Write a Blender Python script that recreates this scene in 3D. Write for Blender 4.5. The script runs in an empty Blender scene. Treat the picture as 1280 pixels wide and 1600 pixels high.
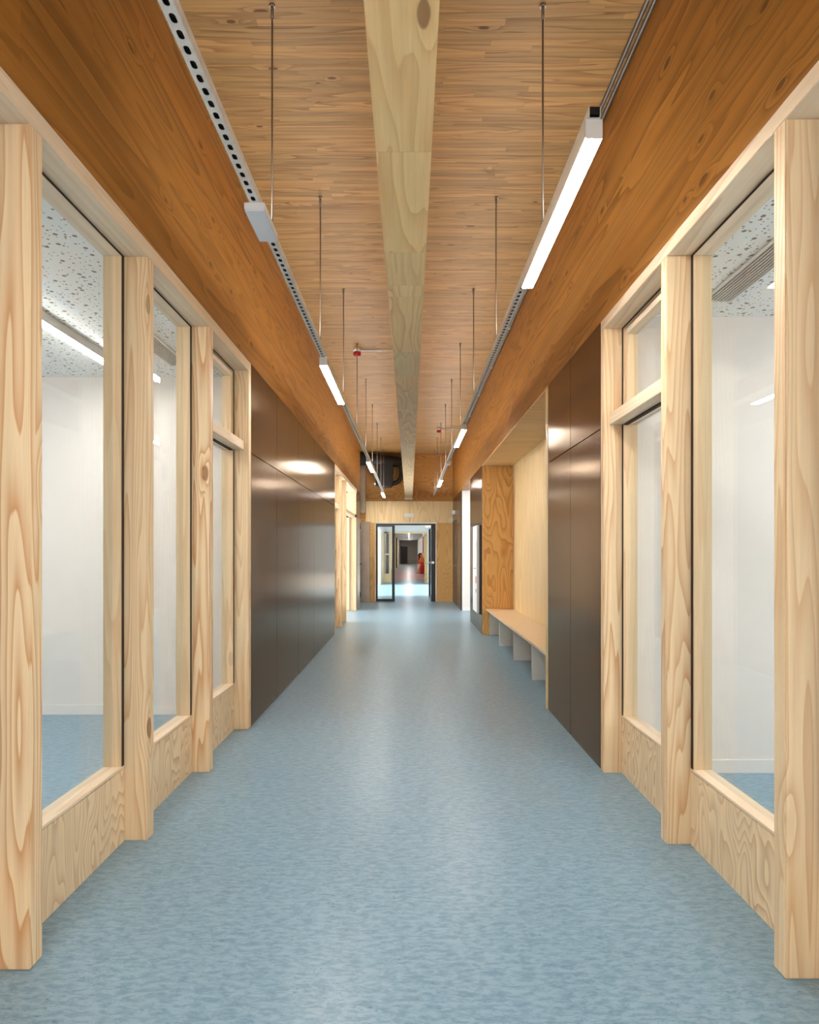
import bpy, bmesh, math, random
from mathutils import Vector, Matrix
random.seed(7)
C = bpy.context.scene.collection
sc = bpy.context.scene
R = math.radians

# ------------------------------------------------------------------ camera
cam_d = bpy.data.cameras.new('camera')
cam = bpy.data.objects.new('camera', cam_d); C.objects.link(cam)
cam_d.sensor_fit = 'VERTICAL'; cam_d.sensor_height = 30.0; cam_d.lens = 18.0
cam_d.shift_y = 63/1600; cam_d.shift_x = 0
cam_d.clip_start = 0.02; cam_d.clip_end = 300
cam.location = (0, 0, 1.4); cam.rotation_euler = (R(90), 0, 0)
sc.camera = cam

# ------------------------------------------------------------------ view and world
sc.view_settings.view_transform = 'Standard'; sc.view_settings.look = 'None'
sc.view_settings.gamma = 1; sc.view_settings.exposure = 1.0
try: sc.view_settings.use_curve_mapping = False
except Exception: pass
w = bpy.data.worlds.new('world'); sc.world = w; w.use_nodes = True
bg = w.node_tree.nodes['Background']; bg.inputs[0].default_value = (.80, .90, 1, 1); bg.inputs[1].default_value = 1.5

def sun(name, rot, e, col=(1, .95, .88), ang=1.0):
    d = bpy.data.lights.new(name, 'SUN'); d.energy = e; d.color = col; d.angle = R(ang)
    o = bpy.data.objects.new(name, d); C.objects.link(o); o.rotation_euler = rot
def area(name, loc, rot, sx, sy, p, col=(1, 1, 1)):
    d = bpy.data.lights.new(name, 'AREA'); d.shape = 'RECTANGLE'; d.size = sx; d.size_y = sy
    d.energy = p; d.color = col
    o = bpy.data.objects.new(name, d); C.objects.link(o); o.location = loc; o.rotation_euler = rot
    return o
sun('sun', (0, R(-52), R(8)), 6)
LAMP = 50.0          # strength of the corridor lamp diffusers
# daylight of the rooms' own windows (outer walls), and of the glazed end behind the viewer
area('daylight_left_room', (-4.9, 2.7, 1.7), (0, R(-90), 0), 2.2, 4.6, 25, (1, .945, .92))
area('daylight_right_room', (4.9, 2.0, 1.7), (0, R(90), 0), 2.2, 3.4, 24, (1, .945, .92))
area('daylight_behind', (0, -3.9, 1.75), (R(90), 0, 0), 2.3, 3.0, 55, (1, .965, .94))
area('daylight_left_classroom', (-3.9, 12.8, 1.6), (0, R(-90), 0), 2.2, 3.8, 130, (1, .97, .92))
area('daylight_side_passage', (3.9, 13.6, 1.5), (0, R(90), 0), 2.4, 1.9, 19, (.97, .98, 1))
area('daylight_vestibule', (-1.9, 23.0, 1.4), (0, R(-90), 0), 2.3, 7.0, 48, (.93, .97, 1))

# added upward fill strips over the two rails, no real fitting, brightening the ceiling
for ux in (.79, -.80):
    area('ceiling_fill', (ux, 10.0, 3.06), (R(180), 0, 0), .04, 14.3, 32, (1, .975, .93))

# ------------------------------------------------------------------ node helpers
class NT:
    def __init__(s, name):
        s.m = bpy.data.materials.new(name); s.m.use_nodes = True
        s.t = s.m.node_tree; s.t.nodes.clear()
        s.out = s.t.nodes.new('ShaderNodeOutputMaterial')
    def n(s, typ, **kw):
        nd = s.t.nodes.new(typ)
        for k, v in kw.items(): setattr(nd, k, v)
        return nd
    def set(s, sock, v):
        if isinstance(v, bpy.types.NodeSocket): s.t.links.new(v, sock)
        elif isinstance(v, (tuple, list)):
            sock.default_value = tuple(v) + (1,) if len(v) == 3 and sock.type == 'RGBA' else v
        else: sock.default_value = v
    def math(s, op, a, b=0, c=0, clamp=False):
        nd = s.n('ShaderNodeMath', operation=op, use_clamp=clamp)
        s.set(nd.inputs[0], a); s.set(nd.inputs[1], b); s.set(nd.inputs[2], c)
        return nd.outputs[0]
    def mul(s, a, b): return s.math('MULTIPLY', a, b)
    def add(s, a, b): return s.math('ADD', a, b)
    def sub(s, a, b): return s.math('SUBTRACT', a, b)
    def floor(s, a): return s.math('FLOOR', a)
    def fract(s, a): return s.math('FRACT', a)
    def map(s, v, a, b, c=0, d=1, smooth=True):
        nd = s.n('ShaderNodeMapRange'); nd.interpolation_type = 'SMOOTHSTEP' if smooth else 'LINEAR'
        s.set(nd.inputs[0], v)
        for i, x in enumerate((a, b, c, d)): s.set(nd.inputs[i+1], x)
        return nd.outputs[0]
    def vec(s, x, y, z):
        nd = s.n('ShaderNodeCombineXYZ')
        for i, v in enumerate((x, y, z)): s.set(nd.inputs[i], v)
        return nd.outputs[0]
    def noise(s, v, scale, detail=2, rough=.5, dist=0):
        nd = s.n('ShaderNodeTexNoise'); s.set(nd.inputs['Vector'], v)
        nd.inputs['Scale'].default_value = scale; nd.inputs['Detail'].default_value = detail
        nd.inputs['Roughness'].default_value = rough; nd.inputs['Distortion'].default_value = dist
        return nd.outputs['Fac']
    def white(s, v):
        nd = s.n('ShaderNodeTexWhiteNoise', noise_dimensions='3D'); s.set(nd.inputs['Vector'], v)
        return nd.outputs['Value'], nd.outputs['Color']
    def voro(s, v, scale, rnd=1.0, feature='F1', dims='3D'):
        nd = s.n('ShaderNodeTexVoronoi', feature=feature, voronoi_dimensions=dims); s.set(nd.inputs['Vector'], v)
        nd.inputs['Scale'].default_value = scale; nd.inputs['Randomness'].default_value = rnd
        return nd.outputs['Distance'], nd.outputs['Color']
    def mix(s, f, a, b, mode='MIX'):
        nd = s.n('ShaderNodeMix', data_type='RGBA', blend_type=mode)
        s.set(nd.inputs[0], f); s.set(nd.inputs[6], a); s.set(nd.inputs[7], b)
        return nd.outputs[2]
    def pos(s):
        g = s.n('ShaderNodeNewGeometry'); sp = s.n('ShaderNodeSeparateXYZ')
        s.t.links.new(g.outputs['Position'], sp.inputs[0]); return sp.outputs[0], sp.outputs[1], sp.outputs[2]
    def bump(s, h, strength=.1, dist=.001):
        nd = s.n('ShaderNodeBump'); nd.inputs['Strength'].default_value = strength
        nd.inputs['Distance'].default_value = dist; s.set(nd.inputs['Height'], h); return nd.outputs[0]
    def bsdf(s, col, rough=.5, metal=0, normal=None, spec=.5, **kw):
        b = s.n('ShaderNodeBsdfPrincipled')
        s.set(b.inputs['Base Color'], col); s.set(b.inputs['Roughness'], rough)
        s.set(b.inputs['Metallic'], metal); s.set(b.inputs['Specular IOR Level'], spec)
        for k, v in kw.items(): s.set(b.inputs[k.replace('_', ' ')], v)
        if normal: s.t.links.new(normal, b.inputs['Normal'])
        s.t.links.new(b.outputs[0], s.out.inputs[0]); return b

def hexl(h):
    h = h.lstrip('#'); v = [int(h[i:i+2], 16)/255 for i in (0, 2, 4)]
    return tuple(x/12.92 if x <= .04045 else ((x+.055)/1.055)**2.4 for x in v)

def wood(name, along, base, dark, k=14, stretch=12, scale=6, plank=None, knots=0.5, amount=.7,
         rough=.45, tint=.12, knotcol=(.12, .05, .02), fiber=.25, seam=.35, spec=.35, kscale=3.2):
    """contour-line grain; along = 'X','Y','Z'; plank=(across axis, width, length)"""
    t = NT(name); P = dict(zip('XYZ', t.pos()))
    o = [a for a in 'XYZ' if a != along]
    A, B, D = P[along], P[o[0]], P[o[1]]
    tintv = None; edge = None
    if plank:
        ax, wd, ln = plank
        q = t.mul(P[ax], 1/wd); i = t.floor(q)
        r0, _ = t.white(t.vec(i, 3.3, 1.7))
        qa = t.add(t.mul(A, 1/ln), t.mul(r0, 7.31)); j = t.floor(qa)
        r1, c1 = t.white(t.vec(i, j, 5.1))
        A = t.add(A, t.mul(r1, 37.0)); 
        if ax == o[0]: B = t.add(B, t.mul(r1, 11.0)); D = t.add(D, t.mul(r0, 5.0))
        else: D = t.add(D, t.mul(r1, 11.0)); B = t.add(B, t.mul(r0, 5.0))
        tintv = r1
        fq = t.fract(q); e1 = t.math('MINIMUM', fq, t.sub(1, fq)); edge = t.map(e1, 0.0, .0016/wd, 1, 0)
        fj = t.fract(qa); e2 = t.math('MINIMUM', fj, t.sub(1, fj)); ej = t.map(e2, 0.0, .002/ln, 1, 0)
        edge = t.math('MAXIMUM', edge, t.mul(ej, .7))
    v = t.vec(t.mul(B, scale), t.mul(D, scale), t.mul(A, scale/stretch))
    F = t.noise(v, 1.0, 2.0, .35, .1)
    if knots > 0:
        kv = t.vec(t.mul(t.add(B, D), kscale), t.mul(A, kscale*.42), 0)
        wob = t.mul(t.sub(t.noise(v, 6.0, 1), .5), .05)
        d, kc = t.voro(kv, 1.0, 1.0, dims='2D'); d = t.add(d, wob)
        ks = t.n('ShaderNodeSeparateColor'); t.set(ks.inputs[0], kc)
        on = t.map(ks.outputs[0], 1-knots, 1-knots+.02)
        F = t.add(F, t.mul(t.mul(t.map(d, .32, .0), on), .13))
        kr = t.map(ks.outputs[1], 0, 1, .03, .085, False)
        kd = t.mul(t.map(t.sub(d, kr), .015, -.01), on)
    g = t.fract(t.mul(F, k))
    g = t.mul(t.math('POWER', g, 2.2), t.map(g, .93, 1.0, 1, 0))
    fv = t.vec(t.mul(B, 1.0), t.mul(D, 1.0), t.mul(A, .02))
    fib = t.noise(fv, 320.0, 2, .6)
    fib2 = t.noise(fv, 60.0, 2, .5)
    big = t.noise(v, .45, 2)
    am = t.map(big, .3, .7, amount*.45, amount)
    col = t.mix(t.mul(g, am), base, dark)
    fb = t.map(t.add(t.mul(fib, .5), t.mul(fib2, .5)), .3, .7, 1-fiber, 1+fiber*.4, False)
    if tintv is not None:
        fb = t.mul(fb, t.map(tintv, 0, 1, 1-tint, 1+tint, False))
        hue = t.mix(t.map(r1, .0, 1, 0, .5, False), col, t.mix(1.0, col, (1.0, .91, .80, 1), 'MULTIPLY'))
        col = hue
    fb = t.mul(fb, t.map(big, .3, .7, .93, 1.05, False))
    col = t.mix(1.0, col, t.vec(fb, fb, fb), 'MULTIPLY')
    if knots > 0: col = t.mix(t.mul(kd, .85), col, knotcol + (1,))
    if edge is not None: col = t.mix(t.mul(edge, seam), col, (.08, .035, .012, 1))
    t.bsdf(col, rough, 0, t.bump(t.add(fib, g), .12, .0006), spec)
    return t.m

def plain(name, col, rough=.5, metal=0, spec=.5, var=.04, vs=8, **kw):
    t = NT(name); x, y, z = t.pos()
    n = t.noise(t.vec(x, y, z), vs, 3)
    f = t.map(n, .3, .7, 1-var, 1+var, False)
    c = t.mix(1.0, tuple(col)+(1,), t.vec(f, f, f), 'MULTIPLY')
    t.bsdf(c, rough, metal, None, spec, **kw); return t.m

def emit(name, col, s):
    t = NT(name); e = t.n('ShaderNodeEmission'); e.inputs[0].default_value = tuple(col)+(1,); e.inputs[1].default_value = s
    t.t.links.new(e.outputs[0], t.out.inputs[0]); return t.m

M = {}
PINE, PINED = hexl('#eed5ae'), hexl('#c98f5a')
M['post'] = wood('pine_post', 'Z', PINE, PINED, k=15, stretch=16, scale=7, knots=.16, amount=1.0, fiber=.12, rough=.5, kscale=3.4, knotcol=(.30, .13, .05))
M['frame'] = wood('pine_frame_upright', 'Z', hexl('#e8cfa9'), PINED, k=9, stretch=22, scale=9, knots=.03, amount=.5, fiber=.14, knotcol=(.3, .13, .05))
M['framey'] = wood('pine_frame_rail', 'Y', hexl('#f0dcc0'), hexl('#cda27a'), k=10, stretch=20, scale=6, knots=.08, amount=.55, fiber=.12, knotcol=(.3, .13, .05))
M['apron'] = wood('pine_plywood_apron', 'Z', hexl('#f3dab4'), hexl('#b07a46'), k=26, stretch=3.6, scale=4.5, knots=.12, amount=.75, fiber=.14, knotcol=(.45, .22, .1))
M['ply'] = wood('pine_plywood_amber', 'Z', hexl('#e9b972'), hexl('#b2722c'), k=20, stretch=3.4, scale=2.6, knots=.10, amount=.75, fiber=.14, knotcol=(.4, .18, .06), rough=.4)
M['plyh'] = wood('pine_plywood_amber_level', 'X', hexl('#cc9450'), hexl('#7c4818'), k=22, stretch=4, scale=2.4, knots=.10, amount=.75, fiber=.14, knotcol=(.3, .13, .04), rough=.45)
M['plyp'] = wood('pine_plywood_pale', 'Z', hexl('#f8dca8'), hexl('#cf9f62'), k=12, stretch=7, scale=2.6, knots=.06, amount=.5, fiber=.14, knotcol=(.4, .18, .06), rough=.4)
M['beam'] = wood('orange_glulam_side', 'Y', hexl('#ac7736'), hexl('#6e3f0e'), k=11, stretch=13, scale=4.2, plank=('Z', .20, 7.0), knots=.28, amount=.95, tint=.09,
                 fiber=.2, rough=.42, seam=.22, kscale=5.5, knotcol=(.11, .035, .01))
M['ceil'] = wood('laminated_board_ceiling', 'X', hexl('#b6925f'), hexl('#7c532c'), k=9, stretch=16, scale=9, plank=('Y', .042, 1.3), knots=.2, amount=.9, tint=.17,
                 fiber=.28, rough=.5, seam=.45, kscale=5.0, knotcol=(.10, .035, .012))
M['cbeam'] = wood('pale_glulam_beam', 'Y', hexl('#ffdca2'), hexl('#d99f5c'), k=13, stretch=11, scale=5.5, plank=('Y', 1.17, 1.17), knots=.07, amount=.75, tint=.015,
                  fiber=.12, rough=.45, seam=.35, kscale=3.5, knotcol=(.30, .13, .05))

def lino(name, a, b, c, rough=.3):
    t = NT(name); x, y, z = t.pos()
    v = t.vec(x, y, z)
    n1 = t.noise(t.vec(t.mul(x, .6), t.mul(y, 1.6), z), 32, 6, .72, .5)
    n2 = t.noise(t.vec(t.mul(x, .55), t.mul(y, 1.8), z), 80, 4, .7, .6)
    n3 = t.noise(t.vec(t.mul(x, .5), t.mul(y, 1.6), 3.0), 95, 2, .6, 1.2)
    n4 = t.noise(v, 5.0, 2)
    col = t.mix(t.map(n1, .38, .62), a+(1,), b+(1,))
    col = t.mix(t.mul(t.map(n2, .48, .72), .4), col, tuple(x_*1.14 for x_ in b)+(1,))
    col = t.mix(t.mul(t.mul(t.map(n3, .60, .70), t.map(n4, .42, .62)), .8), col, c+(1,))
    t.bsdf(col, t.map(n2, .3, .7, rough-.03, rough+.05, False), 0, t.bump(n2, .03, .0004), .42)
    return t.m
M['floor'] = lino('blue_marbled_linoleum', hexl('#6f91a7'), hexl('#8daabc'), hexl('#3f6878'), .31)
M['floor_red'] = lino('dusty_red_linoleum', hexl('#a5736f'), hexl('#b98882'), hexl('#7a4a4a'), .3)
M['white'] = plain('white_painted_plaster', hexl('#ece8e4'), .75, var=.012)
M['whitebase'] = plain('white_skirting', hexl('#efedea'), .45, var=.01)
M['bench_white'] = plain('white_laminate', hexl('#e3e3e1'), .35, var=.01)
M['bench_top'] = plain('birch_laminate_top', hexl('#ecd3ae'), .35, var=.02)
M['alu'] = plain('white_lacquered_aluminium', hexl('#dcdcda'), .35, var=.01)
M['plastic'] = plain('white_plastic', hexl('#e6e8ea'), .35, var=.01)
M['opal'] = plain('opal_cover', hexl('#dfe5ee'), .3, var=.02)
M['zinc'] = plain('galvanised_steel', (.76, .77, .77), .42, .35, var=.08, vs=30)
M['pipe'] = plain('dull_grey_conduit', (.20, .19, .18), .4, .7, var=.1)
M['rod'] = plain('zinc_threaded_rod', (.34, .30, .26), .4, .9, var=.2, vs=200)
M['black'] = plain('black_lacquered_metal', (.012, .011, .011), .4, var=.1)
M['rubber'] = plain('black_duct_sleeve', (.008, .008, .009), .55, var=.2, vs=20)
M['brownframe'] = plain('dark_bronze_frame', (.035, .026, .022), .35, .3, var=.05)
M['gasket'] = plain('dark_joint', (.03, .018, .01), .8, var=.1)
M['red'] = plain('red_plastic', (.45, .02, .02), .35, var=.05)
M['chrome'] = plain('brushed_steel_handle', (.6, .6, .58), .28, 1, var=.05)
M['lamp'] = emit('lit_diffuser', (1, .965, .90), LAMP)
M['lampfar'] = emit('lit_diffuser_far', (1, .97, .93), 14)
M['glow'] = emit('small_lit_lens', (1, .98, .92), 10)

def cladding():
    t = NT('brushed_bronze_cladding'); x, y, z = t.pos()
    n = t.noise(t.vec(t.mul(x, 1), t.mul(y, 1), t.mul(z, .012)), 260, 2, .6)
    n2 = t.noise(t.vec(x, y, t.mul(z, .2)), 3, 2)
    f = t.map(t.add(t.mul(n, .5), t.mul(n2, .5)), .3, .7, .86, 1.12, False)
    col = t.mix(1.0, (.150, .108, .080, 1), t.vec(f, f, f), 'MULTIPLY')
    b = t.bsdf(col, .19, .88, t.bump(n, .05, .0004), .5)
    b.inputs['Specular Tint'].default_value = (.72, .64, .56, 1)
    b.inputs['Anisotropic'].default_value = .35
    tg = t.n('ShaderNodeTangent', direction_type='RADIAL', axis='Z'); t.t.links.new(tg.outputs[0], b.inputs['Tangent'])
    return t.m
M['clad'] = cladding()
M['steel'] = plain('brushed_stainless_panel', (.36, .29, .23), .3, .85, var=.08, vs=5)

def glass(name='clear_window_glass', tint=(.97, .985, .98)):
    t = NT(name)
    tr = t.n('ShaderNodeBsdfTransparent'); tr.inputs[0].default_value = tint+(1,)
    gl = t.n('ShaderNodeBsdfGlossy'); gl.inputs['Roughness'].default_value = .005
    lw = t.n('ShaderNodeLayerWeight'); lw.inputs[0].default_value = .5
    fr = t.add(t.mul(t.math('POWER', lw.outputs['Facing'], 5.0), .9), .035)
    mx = t.n('ShaderNodeMixShader'); t.t.links.new(fr, mx.inputs[0])
    t.t.links.new(tr.outputs[0], mx.inputs[1]); t.t.links.new(gl.outputs[0], mx.inputs[2])
    t.t.links.new(mx.outputs[0], t.out.inputs[0]); return t.m
M['glass'] = glass()

def perforated():
    t = NT('perforated_acoustic_board'); x, y, z = t.pos()
    base = hexl('#eef2f2')
    m = None
    for s, r, keep, off in ((11, .135, .5, 0), (17, .12, .6, 4.3), (30, .13, .5, 9.7)):
        d, c = t.voro(t.vec(t.add(x, off), y, 0), s, .85, dims='2D')
        sp = t.n('ShaderNodeSeparateColor'); t.set(sp.inputs[0], c)
        h = t.mul(t.map(d, r, r*.85), t.math('LESS_THAN', sp.outputs[0], keep))
        m = h if m is None else t.math('MAXIMUM', m, h)
    fy = t.fract(t.mul(x, 1/1.2)); e = t.map(t.math('MINIMUM', fy, t.sub(1, fy)), 0, .002, .25, 0)
    col = t.mix(m, base+(1,), hexl('#807d72')+(1,))
    col = t.mix(e, col, (.5, .5, .5, 1))
    t.bsdf(col, .8, 0, None, .2); return t.m
M['perf'] = perforated()

# ------------------------------------------------------------------ mesh helpers
def box(bm, x0, x1, y0, y1, z0, z1, bev=0):
    if x0 > x1: x0, x1 = x1, x0
    if y0 > y1: y0, y1 = y1, y0
    m = Matrix.Translation(((x0+x1)/2, (y0+y1)/2, (z0+z1)/2)) @ Matrix.Diagonal((x1-x0, y1-y0, z1-z0, 1))
    r = bmesh.ops.create_cube(bm, size=1, matrix=m)
    if bev > 0:
        es = list({e for v in r['verts'] for e in v.link_edges})
        bmesh.ops.bevel(bm, geom=es, offset=bev, segments=2, affect='EDGES', clamp_overlap=True)
    return bm
def nb(*a, **k):
    bm = bmesh.new()
    if a: box(bm, *a, **k)
    return bm
def tube(bm, pts, r, seg=10, cap=True):
    pts = [Vector(p) for p in pts]; rings = []
    n = len(pts); up0 = None
    for i, p in enumerate(pts):
        d = (pts[min(i+1, n-1)]-pts[max(i-1, 0)]).normalized()
        ref = Vector((0, 0, 1)) if abs(d.z) < .9 else Vector((1, 0, 0))
        if up0 is not None: ref = up0
        u = d.cross(ref).normalized(); v = u.cross(d).normalized(); up0 = v
        rr = r[i] if isinstance(r, (list, tuple)) else r
        rings.append([bm.verts.new(p+(u*math.cos(a)+v*math.sin(a))*rr) for a in (2*math.pi*k/seg for k in range(seg))])
    for a, b in zip(rings, rings[1:]):
        for k in range(seg):
            f = bm.faces.new((a[k], a[(k+1) % seg], b[(k+1) % seg], b[k])); f.smooth = True
    if cap: bm.faces.new(rings[0][::-1]); bm.faces.new(rings[-1])
    return bm
def obj(name, bm, mat, parent=None, origin=None):
    bmesh.ops.recalc_face_normals(bm, faces=bm.faces)
    if parent is not None:
        off = parent.matrix_world.translation if parent.type == 'EMPTY' else Vector(parent['_o'])
        bmesh.ops.translate(bm, verts=bm.verts, vec=-Vector(off)); loc = (0, 0, 0); wo = off
    else:
        if origin is None:
            xs = [v.co for v in bm.verts]
            mn = Vector([min(c[i] for c in xs) for i in range(3)]); mx = Vector([max(c[i] for c in xs) for i in range(3)])
            origin = Vector(((mn.x+mx.x)/2, (mn.y+mx.y)/2, mn.z))
        bmesh.ops.translate(bm, verts=bm.verts, vec=-Vector(origin)); loc = origin; wo = origin
    me = bpy.data.meshes.new(name); bm.to_mesh(me); bm.free(); me.materials.append(mat)
    o = bpy.data.objects.new(name, me); C.objects.link(o); o.location = loc
    if parent is not None: o.parent = parent
    o['_o'] = list(wo)
    return o
def thing(name, label, cat, loc, group=None):
    o = bpy.data.objects.new(name, None); C.objects.link(o); o.location = loc
    o.empty_display_size = .05; o.matrix_world = Matrix.Translation(loc)
    if label: o['label'] = label
    if cat: o['category'] = cat
    if group: o['group'] = group
    return o
def tag(o, label, cat, group=None):
    o['label'] = label; o['category'] = cat
    if group: o['group'] = group
    return o
def struct(o, label=None, cat=None):
    o['kind'] = 'structure'
    if label: o['label'] = label
    if cat: o['category'] = cat
    return o
def dup(o, loc, label=None):
    c = o.copy(); C.objects.link(c); c.location = loc
    if label: c['label'] = label
    for ch in list(o.children):
        d = ch.copy(); C.objects.link(d); d.parent = c
        for g in list(ch.children):
            e = g.copy(); C.objects.link(e); e.parent = d
    return c

# ------------------------------------------------------------------ key dimensions (metres; y is the distance ahead of the viewer)
WL, WR = 1.273, 1.233           # corridor faces
IL, IR = 1.386, 1.348           # infill faces between posts
END = 17.45                     # end wall
CEIL = 4.17
BL, BR = 2.914, 2.885           # underside of the deep beams
SL, SR = 2.838, 2.822           # underside of the headers (top of the posts)

# ------------------------------------------------------------------ room shell
struct(obj('floor', nb(-5.2, 5.2, -4.2, 31.0, -.12, 0), M['floor']), 'blue marbled linoleum floor running down the corridor', 'floor')
struct(obj('ceiling', nb(-1.6, 1.6, -4.2, END+.2, CEIL, CEIL+.12), M['ceil']), 'brown laminated timber board ceiling with cross boards', 'ceiling')
# left: solid wall behind cladding, right likewise
TH = .35
bm = nb(-WL-.10, -WL-.02, 4.945, 10.45, 0, BL); box(bm, -WL-TH, -WL-.02, 14.87, 15.8, 0, BL)
struct(obj('wall_left', bm, M['gasket']))
bm = nb(WR+.02, WR+.10, 3.975, 5.45, 0, BR)
struct(obj('wall_right', bm, M['gasket']))
# rooms
struct(obj('wall_left_room_end', nb(-5.2, -WL-.02, 5.31, 5.45, 0, 3.0), M['white']))
struct(obj('wall_left_room_side', nb(-5.2, -5.0, -4.0, 5.31, 0, 3.0), M['white']))
struct(obj('wall_left_room_near', nb(-5.0, -WL-TH-.01, .1, .25, 0, 3.0), M['white']))
struct(obj('ceiling_left_room', nb(-5.2, -IL-.095, .1, 5.45, 2.915, 3.0), M['perf']), 'white acoustic ceiling with scattered round holes in left room', 'ceiling')
struct(obj('wall_right_room_end', nb(IR+.101, 5.2, 3.907, 4.05, 0, 3.0), M['white']))
struct(obj('wall_right_room_side', nb(5.0, 5.2, -4.0, 3.907, 0, 3.0), M['white']))
struct(obj('wall_right_room_near', nb(WR+TH+.01, 5.0, .1, .25, 0, 3.0), M['white']))
struct(obj('ceiling_right_room', nb(IR+.095, 5.2, .1, 4.05, 2.898, 3.0), M['perf']), 'white acoustic ceiling with scattered round holes in right room', 'ceiling')
struct(obj('baseboard_left_room', nb(-5.0, -IL-.1, 5.295, 5.31, 0, .085, bev=.002), M['whitebase']))
struct(obj('baseboard_right_room', nb(IR+.101, 5.0, 3.892, 3.907, 0, .085, bev=.002), M['whitebase']))
# side walls and end behind the viewer
struct(obj('wall_left_behind', nb(-WL-TH, -WL, -4.0, 1.129, 0, BL), M['white']))
struct(obj('wall_right_behind', nb(WR, WR+TH, -4.0, 1.089, 0, BR), M['white']))
struct(obj('wall_back', nb(-1.6, 1.6, -4.2, -4.0, 0, CEIL), M['white']))
# outer spaces: classroom at left (y 10.4-15), passage at right (y 12.5-14.8)
bm = nb(-4.2, -4.0, 10.3, 15.0, 0, 3.0); box(bm, -4.0, -WL-TH-.01, 10.3, 10.45, 0, 3.0); box(bm, -4.0, -1.66, 14.85, 15.0, 0, 3.0)
struct(obj('wall_left_classroom', bm, M['white']))
struct(obj('ceiling_left_classroom', nb(-4.2, -IL-.1, 10.3, 15.0, 2.915, 3.0), M['white']))
bm = nb(4.0, 4.2, 12.35, 14.95, 0, 3.0); box(bm, WR+TH+.2, 4.0, 12.35, 12.48, 0, 3.0)
struct(obj('wall_right_passage', bm, M['white']))
struct(obj('wall_right_passage_end', nb(WR+.033, 4.0, 14.77, 14.92, 0, 2.92), M['white']), 'white wall facing the viewer in the right side passage', 'wall')
struct(obj('baseboard_right_passage', nb(WR+.033, 4.0, 14.757, 14.77, 0, .085), M['whitebase']))
struct(obj('ceiling_right_passage', nb(WR+.2, 4.2, 12.35, 14.95, 2.92, 3.0), M['white']))
struct(obj('wall_right_far', nb(WR+.02, WR+TH, 14.93, END, 0, BR), M['gasket']))
struct(obj('wall_right_mid', nb(WR+.02, WR+.2, 10.47, 12.48, 0, BR), M['gasket']))

# deep timber beams along both sides
tag(obj('timber_beam', nb(-WL-.2, -WL, -4.0, 15.8, BL, CEIL), M['beam']), 'deep orange-brown timber beam above the left wall, beside the slotted rail', 'beam')
tag(obj('timber_beam', nb(WR, WR+.2, -4.0, END, BR, CEIL), M['beam']), 'deep orange-brown timber beam above the right wall and bench alcove', 'beam')
tag(obj('ceiling_beam', nb(-.128, .084, -4.0, END-.01, 2.925, CEIL, bev=.003), M['cbeam']), 'long pale timber beam down the middle of the ceiling', 'beam')
tag(obj('beam_shoe', nb(-.135, .095, END-.13, END-.005, 2.895, 2.923, bev=.002), M['zinc']), 'flat steel shoe under the far end of the central beam', 'bracket')

# end wall (opening x -.965 .. .75, z < 2.215)
HX0, HX1, HZ = -.975, .76, 2.235
struct(obj('wall_end', nb(-1.6, 1.6, END+.02, END+.2, HZ+.02, CEIL), M['plyh']), 'dark amber plywood upper end wall with level grain', 'wall')
bm = nb(-1.6, HX0-.02, END+.02, END+.2, 0, HZ+.02); box(bm, HX1+.02, 1.6, END+.02, END+.2, 0, HZ+.02)
struct(obj('wall_end_sides', bm, M['white']))
GP = 'plywood boards on the end wall'
tag(obj('plywood_board', nb(-1.245, -.003, END, END+.018, HZ+.005, 2.85), M['plyp']), 'pale plywood board above the glass door, left of the joint', 'panel', GP)
tag(obj('plywood_board', nb(.003, WR-.002, END, END+.018, HZ+.005, 2.85), M['plyp']), 'pale plywood board above the glass door, right of the joint', 'panel', GP)
tag(obj('plywood_board', nb(-1.115, HX0, END, END+.018, 0, HZ), M['ply']), 'narrow upright plywood board left of the glass door', 'panel', GP)
tag(obj('plywood_board', nb(HX1, WR-.002, END, END+.018, 0, HZ), M['ply']), 'tall amber plywood board right of the glass door', 'panel', GP)
tag(obj('plywood_board', nb(-1.245, WR-.002, END, END+.018, 2.856, CEIL-.001), M['plyh']), 'dark amber plywood board filling the end wall up to the ceiling', 'panel', GP)

# ------------------------------------------------------------------ timber posts
def post(side, y0, y1, label, zt):
    s, W, I = (-1, WL, IL) if side == 'L' else (1, WR, IR)
    t = obj('timber_post', nb(s*W, s*(I+.10), y0, y1, 0, zt, bev=.003), M['post'])
    return tag(t, label, 'post', 'pine posts of the glazed screens')
post('L', 1.1305, 1.205, 'pine post at the near start of the left glazed screen', SL)
post('L', 2.059, 2.131, 'nearest tall pine post at the left edge of the photo', SL)
post('L', 2.984, 3.059, 'second pine post from the left edge, between two full-height panes', SL)
post('L', 3.910, 3.982, 'third pine post on the left, just before the pane with a crossbar', SL)
post('L', 4.859, 4.935, 'pine post on the left touching the bronze cladding', SL)
post('R', 1.0905, 1.16, 'pine post at the near start of the right glazed screen', SR)
post('R', 2.015, 2.08, 'nearest tall pine post at the right edge of the photo', SR)
post('R', 2.945, 3.013, 'second pine post from the right edge, beside the crossbar pane', SR)
post('R', 3.900, 3.962, 'pine post on the right touching the bronze cladding', SR)
post('L', 10.475, 10.53, 'thin pine post edge at the far end of the left bronze cladding', SL)
post('L', 11.49, 11.565, 'pine post beyond the left bronze cladding, nearer of the two', SL)
post('L', 12.33, 12.405, 'pine post beyond the left bronze cladding, farther of the two', SL)
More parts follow.
